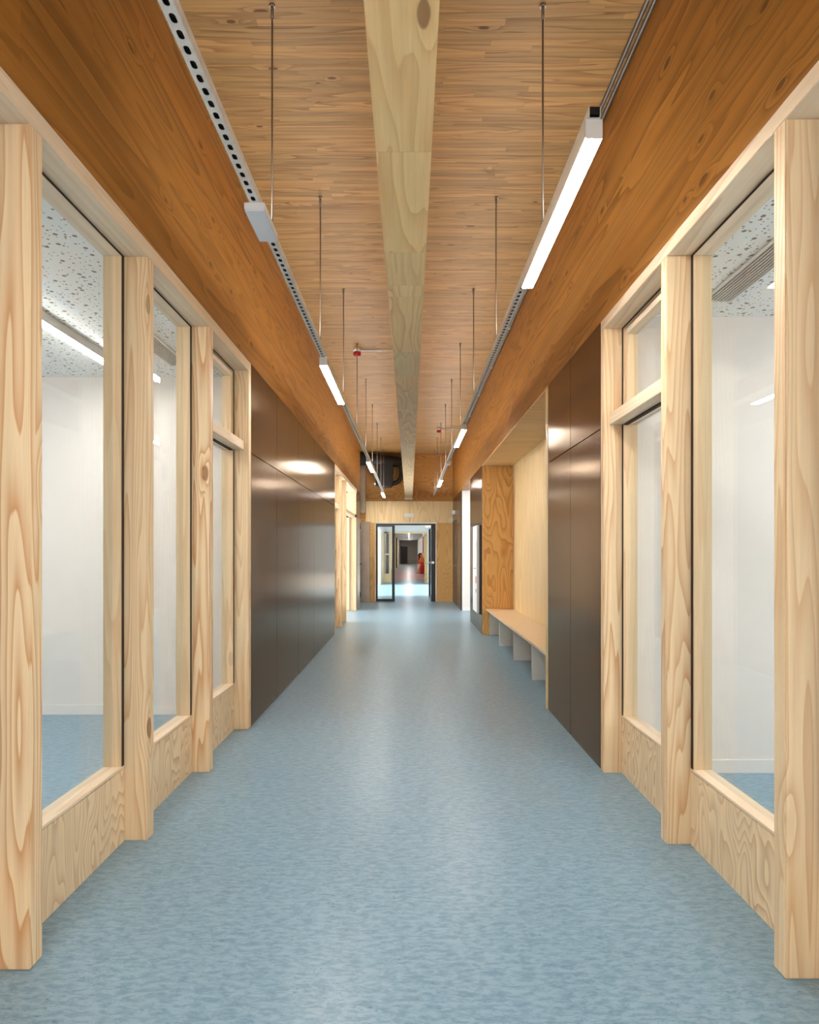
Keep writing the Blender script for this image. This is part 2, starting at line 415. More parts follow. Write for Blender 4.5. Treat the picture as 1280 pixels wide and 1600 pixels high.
# header rails
def header(s, W, I, y0, y1, z0, z1, label):
    tag(obj('header_rail', nb(s*W, s*(I+.10), y0, y1, z0, z1, bev=.002), M['framey']), label, 'rail', 'pale header rails under the deep beams')
header(-1, WL, IL, 1.1305, 4.935, SL, BL, 'pale pine header rail over the left glazed screen')
header(1, WR, IR, 1.0905, 3.962, SR, BR, 'pale pine header rail over the right glazed screen')
header(-1, WL, IL, 10.475, 14.85, SL, BL, 'pale pine header rail over the far left frames')

# ------------------------------------------------------------------ glazed screens
wn = [0]
def window(side, y0, y1, label, transom=False):
    s, W, I, S = (-1, WL, IL, SL) if side == 'L' else (1, WR, IR, SR)
    wn[0] += 1
    r = thing('window_%d' % wn[0], label, 'window', (s*I, (y0+y1)/2, 0)); r['kind'] = 'structure'
    obj('apron_board', nb(s*I, s*(I+.03), y0+.001, y1-.001, 0, .350), M['apron'], r)
    obj('sill', nb(s*(I-.001), s*(I+.09), y0+.001, y1-.001, .353, .366, bev=.001), M['framey'], r)
    ja, jb = y0+.003, y1-.003
    def jamb(a, b, z0, z1, nm='jamb', d0=.0023, d1=.09, m='frame'):
        return obj(nm, nb(s*(I+d0), s*(I+d1), a, b, z0, z1, bev=.001), M[m], r)
    jt = .022
    jamb(ja, ja+jt, .366, S-.004); jamb(jb-jt, jb, .366, S-.004)
    jamb(ja+jt, jb-jt, S-.012, S-.004, 'top_rail', m='framey')
    bm = nb(s*(I+.0003), s*(I+.0018), y0+.0003, ja+jt-.001, .367, S-.0005); box(bm, s*(I+.0003), s*(I+.0018), jb-jt+.001, y1-.0003, .367, S-.0005)
    box(bm, s*(I+.0003), s*(I+.0018), ja+jt, jb-jt, S-.011, S-.0005)
    obj('joint', bm, M['gasket'], r)
    if not transom:
        obj('glass_pane', nb(s*(I+.046), s*(I+.056), ja+jt, jb-jt, .366, S-.012), M['glass'], r)
    else:
        bar = obj('crossbar', nb(s*(W+.036), s*(I+.09), ja+jt+.0005, jb-.0005, 2.21, 2.28, bev=.002), M['framey'], r)
        gk = obj('joint', nb(s*(I+.004), s*(I+.03), ja+jt, jb-jt, 2.202, 2.2095), M['gasket'], r)
        q = .036
        a, b = ja+jt+.004, jb-jt-.004
        up = obj('upper_sash', nb(s*(I+.008), s*(I+.075), a, a+q, 2.286, S-.024, bev=.001), M['frame'], r)
        bm = nb(s*(I+.008), s*(I+.075), b-q, b, 2.286, S-.024, bev=.001)
        obj('upper_sash_stile', bm, M['frame'], r)
        obj('upper_sash_rail', nb(s*(I+.008), s*(I+.075), a+q, b-q, S-.024-q, S-.024, bev=.001), M['framey'], r)
        obj('upper_sash_rail', nb(s*(I+.008), s*(I+.075), a+q, b-q, 2.286, 2.286+.018, bev=.001), M['framey'], r)
        obj('upper_glass_pane', nb(s*(I+.05), s*(I+.058), a+q, b-q, 2.304, S-.024-q), M['glass'], r)
        obj('lower_glass_pane', nb(s*(I+.046), s*(I+.056), ja+jt, jb-jt, .366, 2.20), M['glass'], r)
    return r
window('L', 1.205, 2.059, 'left glazed screen bay nearest behind the first post')
window('L', 2.131, 2.984, 'tall single pane on the left between the two nearest posts')
window('L', 3.059, 3.910, 'second tall single pane on the left, before the crossbar pane')
window('L', 3.982, 4.859, 'left pane divided by a crossbar, beside the bronze cladding', True)
window('R', 1.16, 2.015, 'right glazed screen bay nearest behind the first post')
window('R', 2.08, 2.945, 'tall single pane on the right between the two nearest posts')
window('R', 3.013, 3.900, 'right pane divided by a crossbar, beside the bronze cladding', True)
window('L', 10.53, 11.49, 'far left pane behind the bronze cladding', True)
window('L', 11.565, 12.33, 'far left pane between the two distant pine posts')
# glass stops the room corner columns: socket, lamps, grilles
t = thing('wall_socket', 'small white socket on the wall behind the left crossbar pane', 'socket', (-1.607, 5.31, 1.24))
obj('cover_plate', nb(-1.65, -1.565, 5.300, 5.31, 1.24, 1.325, bev=.003), M['plastic'], t)
bm = bmesh.new(); tube(bm, [(-1.607, 5.301, 1.2825), (-1.607, 5.297, 1.2825)], .022, 20); obj('socket_face', bm, M['alu'], t)
for sx in (-1, 1):
    bm = bmesh.new(); tube(bm, [(-1.607+sx*.009, 5.2985, 1.2825), (-1.607+sx*.009, 5.2965, 1.2825)], .003, 8); obj('pin_hole', bm, M['black'], t)

def grille(x0, x1, y0, y1, z, label):
    t = thing('air_grille', label, 'air grille', ((x0+x1)/2, (y0+y1)/2, z-.012), 'ceiling air grilles')
    bm = nb(x0-.012, x0, y0, y1, z-.012, z-.001); box(bm, x1, x1+.012, y0, y1, z-.012, z-.001)
    box(bm, x0-.012, x1+.012, y0-.012, y0, z-.012, z-.001); box(bm, x0-.012, x1+.012, y1, y1+.012, z-.012, z-.001)
    obj('frame', bm, M['alu'], t)
    obj('recess', nb(x0, x1, y0, y1, z-.0025, z-.0005), M['black'], t)
    n = 8; p = (x1-x0)/n
    for i in range(n):
        xm = x0+p*(i+.5)
        obj('slat', nb(xm-p*.17, xm+p*.17, y0, y1, z-.009, z-.003), M['alu'], t)
grille(-1.92, -1.78, 4.02, 4.95, 2.915, 'long slatted air grille in the left room ceiling')
grille(1.745, 1.90, 1.9, 3.64, 2.898, 'long slatted air grille in the right room ceiling')

# ------------------------------------------------------------------ lamps
def make_lamp(x, y0, y1, zb, label, zt=None, mat='lamp', hw=.031):
    zt = zt or zb+.07
    t = thing('linear_lamp', label, 'lamp', (x, y0, zb), 'linear lamps in the corridor')
    obj('housing', nb(x-hw, x+hw, y0+.004, y1-.004, zb+.006, zt, bev=.001), M['alu'], t)
    obj('diffuser', nb(x-hw+.001, x+hw-.001, y0+.006, y1-.006, zb, zb+.0055), M[mat], t)
    for a, b in ((y0, y0+.0035), (y1-.0035, y1)):
        obj('end_cap', nb(x-hw, x+hw, a, b, zb, zt), M['alu'], t)
    return t
l1 = make_lamp(.6825, 2.269, 3.565, 2.93, 'large lit linear lamp nearest on the right rail')
dup(l1, (.6825, 7.67, 2.93), 'lit linear lamp on the right rail, second from the viewer')
dup(l1, (.6825, 13.1, 2.93), 'lit linear lamp farthest along the right rail')
LZ = 2.894
dup(l1, (-.69, 4.915, LZ), 'lit linear lamp on the left rail, nearest of the three in view')
dup(l1, (-.69, -.35, LZ), 'lit linear lamp on the left rail over the viewer')
dup(l1, (-.69, 10.2, LZ), 'lit linear lamp on the left rail, middle of its three')
dup(l1, (-.69, 15.45, LZ), 'lit linear lamp farthest along the left rail by the black duct')
t = thing('room_lamp', 'lit linear lamp hanging under the perforated ceiling in the left room', 'lamp', (-2.33, 2.6, 2.845))
obj('housing', nb(-2.365, -2.295, 2.6, 4.88, 2.852, 2.914, bev=.001), M['alu'], t)
obj('diffuser', nb(-2.362, -2.298, 2.605, 4.875, 2.845, 2.8515), emit('room_lamp_diffuser', (1, .96, .91), 40), t)
t = thing('room_lamp', 'lit linear lamp under the ceiling of the right room', 'lamp', (3.1, 1.4, 2.83))
obj('housing', nb(3.06, 3.13, 1.2, 3.4, 2.837, 2.897, bev=.001), M['alu'], t)
obj('diffuser', nb(3.063, 3.127, 1.205, 3.395, 2.83, 2.8365), bpy.data.materials['room_lamp_diffuser'], t)

def emer(x, y0, y1, zb, h, label):
    t = thing('emergency_light', label, 'emergency light', (x, y0, zb), 'small unlit boxes on the rails')
    obj('housing', nb(x-.046, x+.046, y0, y1, zb+.008, zb+h, bev=.002), M['plastic'], t)
    obj('cover', nb(x-.044, x+.044, y0+.002, y1-.002, zb, zb+.0075, bev=.002), M['opal'], t)
emer(-.693, 2.743, 3.02, 2.925, .038, 'short white unlit emergency light under the left slotted rail')
emer(.6825, 10.75, 11.03, 2.955, .043, 'short white unlit emergency light under the right rail, far off')

# ------------------------------------------------------------------ slotted rails and hanger rods
def rail(x, y0, y1, z, label):
    w2, h, p, L, hw = .0215, .041, .0575, .0185, .0095
    n = int((y1-y0)/p); bm = bmesh.new()
    NS = 6
    for i in range(n):
        yc = y0+p*(i+.5)
        hole = []
        for k in range(NS+1):
            a = -math.pi/2+math.pi*k/NS     # right side end cap semicircle at +y
            hole.append((x+hw*math.sin(a), yc+(L-hw)+hw*math.cos(a)))
        for k in range(NS+1):
            a = math.pi/2+math.pi*k/NS
            hole.append((x+hw*math.sin(a), yc-(L-hw)+hw*math.cos(a)))
        hv = [bm.verts.new((a, b, z)) for a, b in hole]
        hv2 = [bm.verts.new((a, b, z+.0025)) for a, b in hole]
        m = len(hv)
        for k in range(m): bm.faces.new((hv[k], hv[(k+1) % m], hv2[(k+1) % m], hv2[k]))
        ct = [bm.verts.new((x+w2*sx, yc+p/2*sy, z)) for sx, sy in ((-1, 1), (1, 1), (1, -1), (-1, -1))]
        # hole verts run: left(+y side) .. top .. right, then right(-y) .. bottom .. left
        mid = NS//2
        for k in range(0, mid): bm.faces.new((ct[0], hv[k+1], hv[k]))
        bm.faces.new((ct[0], ct[1], hv[mid]))
        for k in range(mid, NS): bm.faces.new((ct[1], hv[k+1], hv[k]))
        bm.faces.new((ct[1], ct[2], hv[NS+1], hv[NS]))
        for k in range(NS+1, NS+1+mid): bm.faces.new((ct[2], hv[k+1], hv[k]))
        bm.faces.new((ct[2], ct[3], hv[NS+1+mid]))
        for k in range(NS+1+mid, 2*NS+1): bm.faces.new((ct[3], hv[k+1], hv[k]))
        bm.faces.new((ct[3], ct[0], hv[0], hv[2*NS+1]))
    ye = y0+n*p
    bmesh.ops.remove_doubles(bm, verts=bm.verts, dist=1e-5)
    for sx in (-1, 1):
        box(bm, x+sx*w2, x+sx*(w2-.0025), y0, ye, z+.0005, z+h)
    t = thing('slotted_rail', label, 'rail', (x, y0, z), 'slotted steel rails')
    me = obj('channel', bm, M['zinc'], t)
    obj('inner_liner', nb(x-w2+.003, x+w2-.003, y0, ye, z+.012, z+h-.001), M['black'], t)
    return t
rail(-.693, -3.0, 17.05, 2.965, 'slotted galvanised steel rail hung along the left side of the ceiling')
rail(.6825, 2.262, 17.3, 3.001, 'slotted galvanised steel rail hung along the right side of the ceiling')
def rod(x, y, zb, label):
    t = thing('hanger_rod', label, 'rod', (x, y, zb), 'threaded rods holding the rails')
    bm = bmesh.new(); tube(bm, [(x, y, zb), (x, y, CEIL)], .0048, 8); obj('rod', bm, M['rod'], t)
    bm = bmesh.new(); tube(bm, [(x, y, CEIL-.075), (x, y, CEIL-.012)], .0085, 8); tube(bm, [(x, y, CEIL-.012), (x, y, CEIL-.0005)], .016, 10)
    obj('anchor_nut', bm, M['rod'], t)
    bm = bmesh.new(); tube(bm, [(x, y, zb+.001), (x, y, zb+.03)], .009, 6); obj('lower_nut', bm, M['rod'], t)
    return t
ordn = ['first', 'second', 'third', 'fourth', 'fifth', 'sixth', 'seventh', 'eighth', 'ninth']
ys = [3.11+1.68*k for k in range(9)]
r0 = rod(-.695, ys[0], 3.006, '')
for k, y in enumerate(ys):
    lab = '%s thin hanger rod from the viewer above the left slotted rail' % ordn[k]
    if k == 0: r0['label'] = lab
    else: dup(r0, (-.695, y, 3.006), lab)
rr = rod(.675, ys[0], 3.042, '')
for k, y in enumerate(ys):
    lab = '%s thin hanger rod from the viewer above the right slotted rail' % ordn[k]
    if k == 0: rr['label'] = lab
    else: dup(rr, (.675, y, 3.042), lab)

# conduits in the right ceiling corner
for i, (cx, cz, rd) in enumerate(((1.212, 4.125, .011), (1.185, 4.148, .012))):
    t = thing('conduit_pipe', 'grey conduit pipe in the right ceiling corner, %s' % ('against the beam' if i == 0 else 'against the ceiling boards'), 'pipe', (cx, -3, cz), 'conduits in the ceiling corner')
    bm = bmesh.new(); tube(bm, [(cx, -3, cz), (cx, 16.9, cz)], rd, 10); obj('pipe', bm, M['pipe'], t)
    for k in range(10):
        yy = 1.05+k*1.6+i*.05
        bm = bmesh.new(); tube(bm, [(cx, yy, cz), (cx, yy+.02, cz)], rd+.005, 10)
        if i == 1: box(bm, cx-.006, cx+.006, yy, yy+.02, cz, CEIL-.0005)
        else: box(bm, cx, WR-.0005, yy, yy+.02, cz-.006, cz+.006)
        obj('clip', bm, M['zinc'], t)
# smoke detectors with red bases
def detector(x, y, x2, label, lab2):
    t = thing('smoke_detector', label, 'detector', (x, y, CEIL-.11), 'red and white detectors')
    bm = bmesh.new(); tube(bm, [(x, y, CEIL-.001), (x, y, CEIL-.05)], .055, 24); obj('white_base', bm, M['plastic'], t)
    bm = bmesh.new(); tube(bm, [(x, y, CEIL-.051), (x, y, CEIL-.09), (x, y, CEIL-.11)], [.052, .05, .03], 24); obj('red_head', bm, M['red'], t)['label'] = 'red lower cap'
    a, b = (x+.056, x2-.001) if x2 > x else (x-.056, x2+.001)
    c = thing('conduit_pipe', lab2, 'pipe', (a, y, CEIL-.03))
    bm = bmesh.new(); tube(bm, [(a, y, CEIL-.025), (b, y, CEIL-.025)], .011, 10); obj('pipe', bm, M['zinc'], c)
    obj('clip', nb((a+b)/2-.01, (a+b)/2+.01, y-.018, y+.018, CEIL-.04, CEIL-.0005), M['zinc'], c)
detector(-.71, 8.35, -.128, 'red and white detector on the ceiling left of the central beam', 'short conduit from the left detector to the central beam')
detector(.655, 13.7, 1.19, 'distant red and white detector on the ceiling right of the central beam', 'short conduit from the distant detector to the right beam')

# ------------------------------------------------------------------ bronze cladding panels
GC = 'bronze metal cladding panels'
def clad(side, y0, y1, z0, z1, label, mat='clad'):
    s, W = (-1, WL) if side == 'L' else (1, WR)
    return tag(obj('cladding_panel', nb(s*W, s*(W+.018), y0+.0022, y1-.0022, z0, z1, bev=.0008), M[mat]), label, 'panel', GC)
ysl = [4.94, 5.89, 7.04, 8.17, 10.47]
nm = ['nearest', 'second', 'third', 'farthest and widest']
for i in range(4):
    clad('L', ysl[i], ysl[i+1], .004, 2.192, '%s tall lower bronze panel in the long left run' % nm[i])
    clad('L', ysl[i], ysl[i+1], 2.198, BL-.003, '%s upper bronze panel in the long left run' % nm[i])
for i, (a, b) in enumerate(((3.965, 4.707), (4.707, 5.467))):
    n_ = ('beside the right pine post', 'beside the bench alcove')[i]
    clad('R', a, b, .004, 2.192, 'tall lower bronze panel %s' % n_)
    clad('R', a, b, 2.198, BR-.003, 'upper bronze panel %s' % n_)
clad('R', 10.47, 12.5, .004, 1.905, 'lower bronze panel beyond the bench alcove')
clad('R', 10.47, 12.5, 1.911, BR-.003, 'upper bronze panel beyond the bench alcove')
clad('R', 14.78, 16.1, .004, BR-.003, 'tall bronze panel at the far right before the black door')
clad('R', 16.1, END-.01, 2.27, BR-.003, 'small bronze panel over the black door at the far right')
clad('L', 14.86, 15.78, 2.27, BL-.003, 'small bronze panel over the metal door at the far left')
# black door far right
d = struct(thing('door_2', 'black door in the right wall beside the end wall', 'door', (WR, 16.8, 0)))
obj('door_leaf', nb(WR-.004, WR+.018, 16.12, END-.03, .006, 2.262, bev=.002), M['brownframe'], d)
bm = bmesh.new(); tube(bm, [(WR-.006, 16.25, 1.05), (WR-.05, 16.25, 1.05), (WR-.05, 16.38, 1.05)], .009, 8); obj('door_handle', bm, M['chrome'], d)
# metal door far left
d = struct(thing('door_3', 'grey metal door with black lever in the far left wall', 'door', (-WL, 15.3, 0)))
obj('door_leaf', nb(-WL+.004, -WL-.018, 14.90, 15.74, .006, 2.262, bev=.002), M['steel'], d)
bm = bmesh.new(); tube(bm, [(-WL+.006, 15.62, 1.1), (-WL+.055, 15.62, 1.1), (-WL+.055, 15.49, 1.1)], .01, 8); obj('door_handle', bm, M['black'], d)
for z in (.25, 2.0):
    bm = bmesh.new(); tube(bm, [(-WL+.012, 15.755, z), (-WL+.012, 15.755, z+.14)], .012, 8); obj('hinge', bm, M['black'], d)

# ------------------------------------------------------------------ far left classroom door (y 12.4-14.8)
d = struct(thing('door_4', 'pale pine doorway with its leaf standing open, far left', 'door', (-1.4, 14.8, 0)))
obj('jamb', nb(-1.44, -1.285, 14.79, 14.85, 0, 2.24), M['frame'], d)
obj('upper_board', nb(-1.64, -1.285, 14.79, 14.85, 2.31, SL-.002), M['apron'], d)
obj('crossbar', nb(-1.31, -1.44, 12.41, 14.785, 2.24, 2.31), M['framey'], d)
lf = obj('door_leaf', nb(-1.64, -1.443, 14.74, 14.785, .01, 2.235), M['frame'], d)
for z in (.25, .9, 1.35, 1.95):
    bm = bmesh.new(); tube(bm, [(-1.455, 14.765, z), (-1.455, 14.765, z+.09)], .012, 8); obj('hinge', bm, M['zinc'], d)

# ------------------------------------------------------------------ left far corner: recessed wall, pilaster, steel panels, duct
struct(obj('wall_left_far', nb(-1.62, -1.5, 15.8, END+.02, 0, CEIL), M['white']))
struct(obj('trim_1', nb(-1.5, -WL-.0, 15.785, 15.82, 0, BL), M['brownframe']))
tag(obj('pilaster', nb(-1.375, -1.235, 17.18, 17.42, 2.50, CEIL-.28, bev=.02), M['steel']), 'grey metal pilaster high in the far left corner', 'pilaster')
t = thing('steel_locker', 'brushed steel locker standing left of the glass door', 'locker', (-1.25, 17.2, 0))
obj('body', nb(-1.40, -1.118, 17.20, 17.44, 0, 2.26, bev=.003), M['steel'], t)
obj('door', nb(-1.395, -1.30, 17.185, 17.199, .01, 2.25, bev=.001), M['steel'], t)
obj('door', nb(-1.295, -1.12, 17.185, 17.199, .01, 2.25, bev=.001), M['steel'], t)
t = thing('air_duct', 'black air duct with a curved flexible hose under the ceiling, far left', 'duct', (-.8, 17.0, 3.24))
bm = bmesh.new()
bm2 = [(-1.45, 16.85, 3.97), (-1.1, 16.9, 3.96), (-.6, 17.0, 3.93), (-.2, 17.1, 3.90)]
tube(bm, bm2, [.17, .17, .15, .14], 20); obj('main_duct', bm, M['rubber'], t)
obj('fan_box', nb(-.93, -.47, 16.85, 17.35, 3.22, 3.95, bev=.03), M['rubber'], t)
pts = []
for k in range(15):
    a = R(100-190*k/14)
    pts.append((-.42+.20*math.cos(a)*1.0, 17.05, 3.62+.30*math.sin(a)))
pts = [(-.62, 17.05, 3.90)] + pts + [(-.50, 17.05, 3.30)]
bm = bmesh.new(); tube(bm, pts, .065, 16); obj('flexible_hose', bm, M['rubber'], t)
bm = bmesh.new(); tube(bm, [(-.95, 16.9, 3.28), (-.95, 16.88, 3.28)], .012, 10); obj('indicator_light', bm, M['glow'], t)
bm = bmesh.new(); tube(bm, [(-.40, 17.0, 3.74), (-.41, 17.0, 3.56), (-.45, 17.0, 3.48)], .008, 8); obj('bracket_wire', bm, M['chrome'], t)

# ------------------------------------------------------------------ bench alcove (right, y 5.47 - 10.42)
A0, A1, AX = 5.55, 10.42, 1.755
struct(obj('wall_right_alcove', nb(AX+.02, AX+.12, 5.45, 10.5, 0, 3.05), M['white']))
struct(obj('wall_right_alcove_near', nb(WR+TH, AX+.02, 5.45, 5.47, 0, 3.0), M['white']))
tag(obj('alcove_lining', nb(WR-.004, AX, 5.47, 5.55, 0, BR-.018, bev=.001), M['plyp']), 'pale plywood side board at the near end of the bench alcove', 'panel', 'plywood lining of the bench alcove')
tag(obj('alcove_lining', nb(WR+.008, AX, A1, A1+.045, 0, BR-.018, bev=.001), M['ply']), 'amber plywood side board with bold grain at the far end of the bench alcove', 'panel', 'plywood lining of the bench alcove')
for i in range(4):
    a = A0+.001+(A1-A0)*i/4; b = A0-.001+(A1-A0)*(i+1)/4
    tag(obj('alcove_lining', nb(AX, AX+.018, a, b, 0, BR-.018), M['plyp']), '%s upright pale plywood board on the alcove back, counted from the viewer' % ordn[i], 'panel', 'plywood lining of the bench alcove')
tag(obj('alcove_soffit', nb(WR+.001, AX+.018, 5.47, A1+.045, BR-.017, BR-.001), wood('pine_soffit', 'X', hexl('#f2d09a'), hexl('#c48f50'), k=9, stretch=18, scale=6, knots=.03, amount=.5)), 'pale plywood soffit closing the bench alcove', 'soffit')
t = thing('bench', 'long built-in bench with birch seat and white supports in the right alcove', 'bench', (1.52, 8.0, 0))
obj('seat', nb(1.297, AX-.002, A0+.002, A1-.002, .415, .445, bev=.002), M['bench_top'], t)
for yy in (6.74, 7.95, 9.18):
    obj('support', nb(1.345, AX-.002, yy, yy+.03, 0, .414), M['bench_white'], t)
obj('support', nb(1.358, AX-.002, A1-.025, A1-.003, 0, .414), M['bench_white'], t)
obj('support', nb(1.345, AX-.002, A0+.003, A0+.03, 0, .414), M['bench_white'], t)
# narrow white wall cabinet beyond the alcove
t = thing('wall_cabinet', 'narrow white wall cabinet with black edge beyond the bench alcove', 'cabinet', (1.2, 10.9, .33))
obj('body', nb(1.205, WR-.001, 10.56, 11.3, .33, 1.87, bev=.002), M['brownframe'], t)
dr = obj('door', nb(1.165, 1.204, 10.62, 11.3, .35, 1.87, bev=.002), M['plastic'], t)
bm = bmesh.new(); tube(bm, [(1.164, 10.75, 1.12), (1.13, 10.75, 1.12), (1.13, 10.88, 1.12)], .008, 8); obj('handle', bm, M['chrome'], dr)
obj('red_label', nb(1.1635, 1.1645, 10.7, 10.86, .86, .98), M['red'], dr)
obj('lock', nb(1.160, 1.1645, 10.72, 10.75, .70, .76), M['black'], dr)
obj('lock', nb(1.160, 1.1645, 10.72, 10.75, 1.50, 1.58), M['zinc'], dr)

# small devices on the end
t = thing('exit_light', 'small rectangular white emergency light above the glass door', 'emergency light', (-.01, END-.05, 2.4))
obj('housing', nb(-.15, .12, END-.045, END-.001, 2.40, 2.50, bev=.006), M['plastic'], t)
obj('lens', nb(-.135, .105, END-.048, END-.0455, 2.41, 2.45), M['opal'], t)
t = thing('wall_siren', 'small white device box on the right wall near the end', 'device', (WR-.03, 16.6, 2.42))
obj('housing', nb(WR-.09, WR-.001, 16.5, 16.62, 2.42, 2.53, bev=.01), M['plastic'], t)
obj('lens', nb(WR-.095, WR-.0905, 16.52, 16.60, 2.44, 2.50, bev=.002), M['opal'], t)
tag(obj('junction_box', nb(WR-.062, WR-.005, END-.035, END-.001, 2.26, 2.37, bev=.004), M['plastic']), 'small white junction box in the corner right of the end wall', 'box')

# ------------------------------------------------------------------ glass double door in the end wall
d = struct(thing('door_1', 'black framed glass door with one leaf open at the corridor end', 'door', (-.1, END, 0)))
fx0, fx1 = -.955, .74
obj('white_surround', nb(fx0-.018, fx0-.002, END-.004, END+.10, 0, 2.232), M['whitebase'], d)
obj('white_surround', nb(fx1+.002, fx1+.018, END-.004, END+.10, 0, 2.232), M['whitebase'], d)
obj('white_surround', nb(fx0-.018, fx1+.018, END-.004, END+.10, 2.216, 2.232), M['whitebase'], d)
bm = nb(fx0, fx0+.035, END, END+.06, 0, 2.214); box(bm, fx1-.125, fx1, END, END+.06, 0, 2.214); box(bm, fx0+.035, fx1-.125, END, END+.06, 2.17, 2.214)
obj('frame', bm, M['black'], d)
lf = obj('fixed_leaf', nb(fx0+.035, fx0+.05, END+.005, END+.05, .004, 2.165), M['black'], d)
bm = nb(-.495, -.42, END+.005, END+.05, .004, 2.165); box(bm, fx0+.05, -.495, END+.005, END+.05, .004, .075); box(bm, fx0+.05, -.495, END+.005, END+.05, 2.13, 2.165)
obj('leaf_rails', bm, M['black'], lf)
obj('glass_pane', nb(fx0+.05, -.495, END+.022, END+.032, .075, 2.13), M['glass'], lf)
# open leaf, swung away from the viewer
def rotbox(bm, x0, x1, y0, y1, z0, z1, piv, ang):
    n0 = len(bm.verts); box(bm, x0, x1, y0, y1, z0, z1)
    vs = list(bm.verts)[n0:]
    bmesh.ops.rotate(bm, verts=vs, cent=piv, matrix=Matrix.Rotation(ang, 3, 'Z'))
piv = (.70, END+.06, 0); ang = R(3)
bm = bmesh.new(); L = 1.08
rotbox(bm, .635, .695, END+.065, END+.14, .006, 2.165, piv, ang); rotbox(bm, .635, .695, END+.065+L-.075, END+.065+L, .006, 2.165, piv, ang)
rotbox(bm, .635, .695, END+.14, END+L-.01, .006, .085, piv, ang); rotbox(bm, .635, .695, END+.14, END+L-.01, 2.09, 2.165, piv, ang)
ol = obj('open_leaf', bm, M['black'], d)
bm = bmesh.new(); rotbox(bm, .66, .67, END+.14, END+L-.01, .085, 2.09, piv, ang); obj('glass_pane', bm, M['glass'], ol)
bm = bmesh.new(); tube(bm, [(.63, 18.25, 1.1), (.55, 18.25, 1.1), (.53, 18.12, 1.06)], .014, 8); obj('door_handle', bm, M['chrome'], ol)
bm = bmesh.new(); box(bm, .63, .70, END-.03, END-.001, 1.08, 1.14); obj('lock_plate', bm, M['chrome'], d)
obj('door_closer', nb(.45, .61, END+.02, END+.06, 2.10, 2.16), M['chrome'], d)

# ------------------------------------------------------------------ vestibule beyond the door
V0, V1 = END+.2, 28.2
VL, VR = -1.25, .87
zc = 2.75
bm = nb(VR, VR+.15, V0, V1, 0, zc); struct(obj('wall_vestibule_right', bm, M['white']))
bm = nb(VL-.15, VL, V0, 19.6, 0, zc); box(bm, VL-.15, VL, 26.6, V1, 0, zc); box(bm, VL-.15, VL, 19.6, 26.6, 2.35, zc)
struct(obj('wall_vestibule_left', bm, M['white']))
struct(obj('ceiling_vestibule', nb(VL-.15, VR+.15, V0, V1, zc, zc+.1), M['white']))
struct(obj('wall_vestibule_over', nb(VL-.15, VR+.15, V1, V1+.15, 2.34, 3.2), M['white']))
struct(obj('ground', nb(-12, VL-.15, 17.7, 40, -.12, -.01), plain('pale_paving', (.55, .55, .53), .8)))
wnd = struct(thing('window_10', 'full height glazing on the left of the vestibule', 'window', (VL-.1, 23.1, 0)))
for k in range(5):
    yy = 19.6+k*1.75
    obj('mullion', nb(VL-.13, VL-.07, max(19.601, yy-.03), min(26.599, yy+.03), 0, 2.35), M['plyp'], wnd)
for k in range(4): obj('glass_pane', nb(VL-.105, VL-.095, 19.632+k*1.75, 21.318+k*1.75, .0, 2.35), M['glass'], wnd)
tag(bpy.data.objects['ground'], 'pale paving outside the vestibule glazing', 'ground')
bpy.data.objects['ground']['kind'] = 'structure'
# timber portal at y 28.2
d = struct(thing('door_5', 'pine portal with a glazed side panel beyond the vestibule', 'door', (0, V1, 0)))
obj('post', nb(.69, .80, V1-.02, V1+.30, 0, 2.34), M['ply'], d)
obj('post', nb(.80, VR-.001, V1, V1+.15, 0, 2.34), M['white'], d)
obj('post', nb(-.93, -.84, V1-.02, V1+.16, 0, 2.34), M['plyp'], d)
obj('header', nb(-1.25, .80, V1-.03, V1-.0, 2.26, 2.34), M['plyp'], d)
obj('side_frame', nb(-1.25, -1.16, V1-.02, V1+.1, 0, 2.26), M['plyp'], d)
obj('side_apron', nb(-1.16, -.93, V1-.01, V1+.1, 0, .42), M['plyp'], d)
obj('side_crossbar', nb(-1.16, -.93, V1-.01, V1+.1, 1.28, 1.34), M['plyp'], d)
obj('side_glass', nb(-1.16, -.93, V1+.04, V1+.05, .42, 2.26), M['glass'], d)
obj('closer', nb(-1.15, -.96, V1-.07, V1-.031, 2.27, 2.33), M['black'], d)
t = thing('downlight', 'small bright round downlight under the vestibule ceiling', 'lamp', (-.13, 18.6, zc-.03))
bm = bmesh.new(); tube(bm, [(-.13, 18.6, zc-.0005), (-.13, 18.6, zc-.025)], .07, 20); obj('ring', bm, M['alu'], t)
bm = bmesh.new(); tube(bm, [(-.13, 18.6, zc-.026), (-.13, 18.6, zc-.032)], .055, 20); obj('lens', bm, M['glow'], t)

# ------------------------------------------------------------------ far corridor (y 28.35 - 76)
F0, F1, FL, FR, FZ = V1+.15, 76.0, -1.25, 1.0, 2.95
struct(obj('floor_far_red', nb(-1.4, 1.2, 31.0, 45.0, -.12, 0), M['floor_red']), 'dusty red linoleum floor of the far corridor', 'floor')
struct(obj('floor_far_grey', nb(-1.4, 1.2, 45.0, F1, -.12, 0), lino('grey_linoleum', hexl('#8e8e8e'), hexl('#a0a0a0'), hexl('#6c6c6c'))), 'grey linoleum floor at the far end', 'floor')
struct(obj('wall_far_left', nb(FL-.15, FL, F0, F1, 0, FZ), M['white']))
struct(obj('wall_far_right', nb(FR, FR+.15, F0, F1, 0, FZ), M['white']))
struct(obj('ceiling_far', nb(FL-.15, FR+.15, F0, F1, FZ, FZ+.1), plain('dark_grey_ceiling', (.22, .2, .2), .7)))
struct(obj('wall_far_end', nb(FL, FR, F1-.1, F1, 0, FZ), plain('beige_end_wall', (.66, .58, .50), .7)))
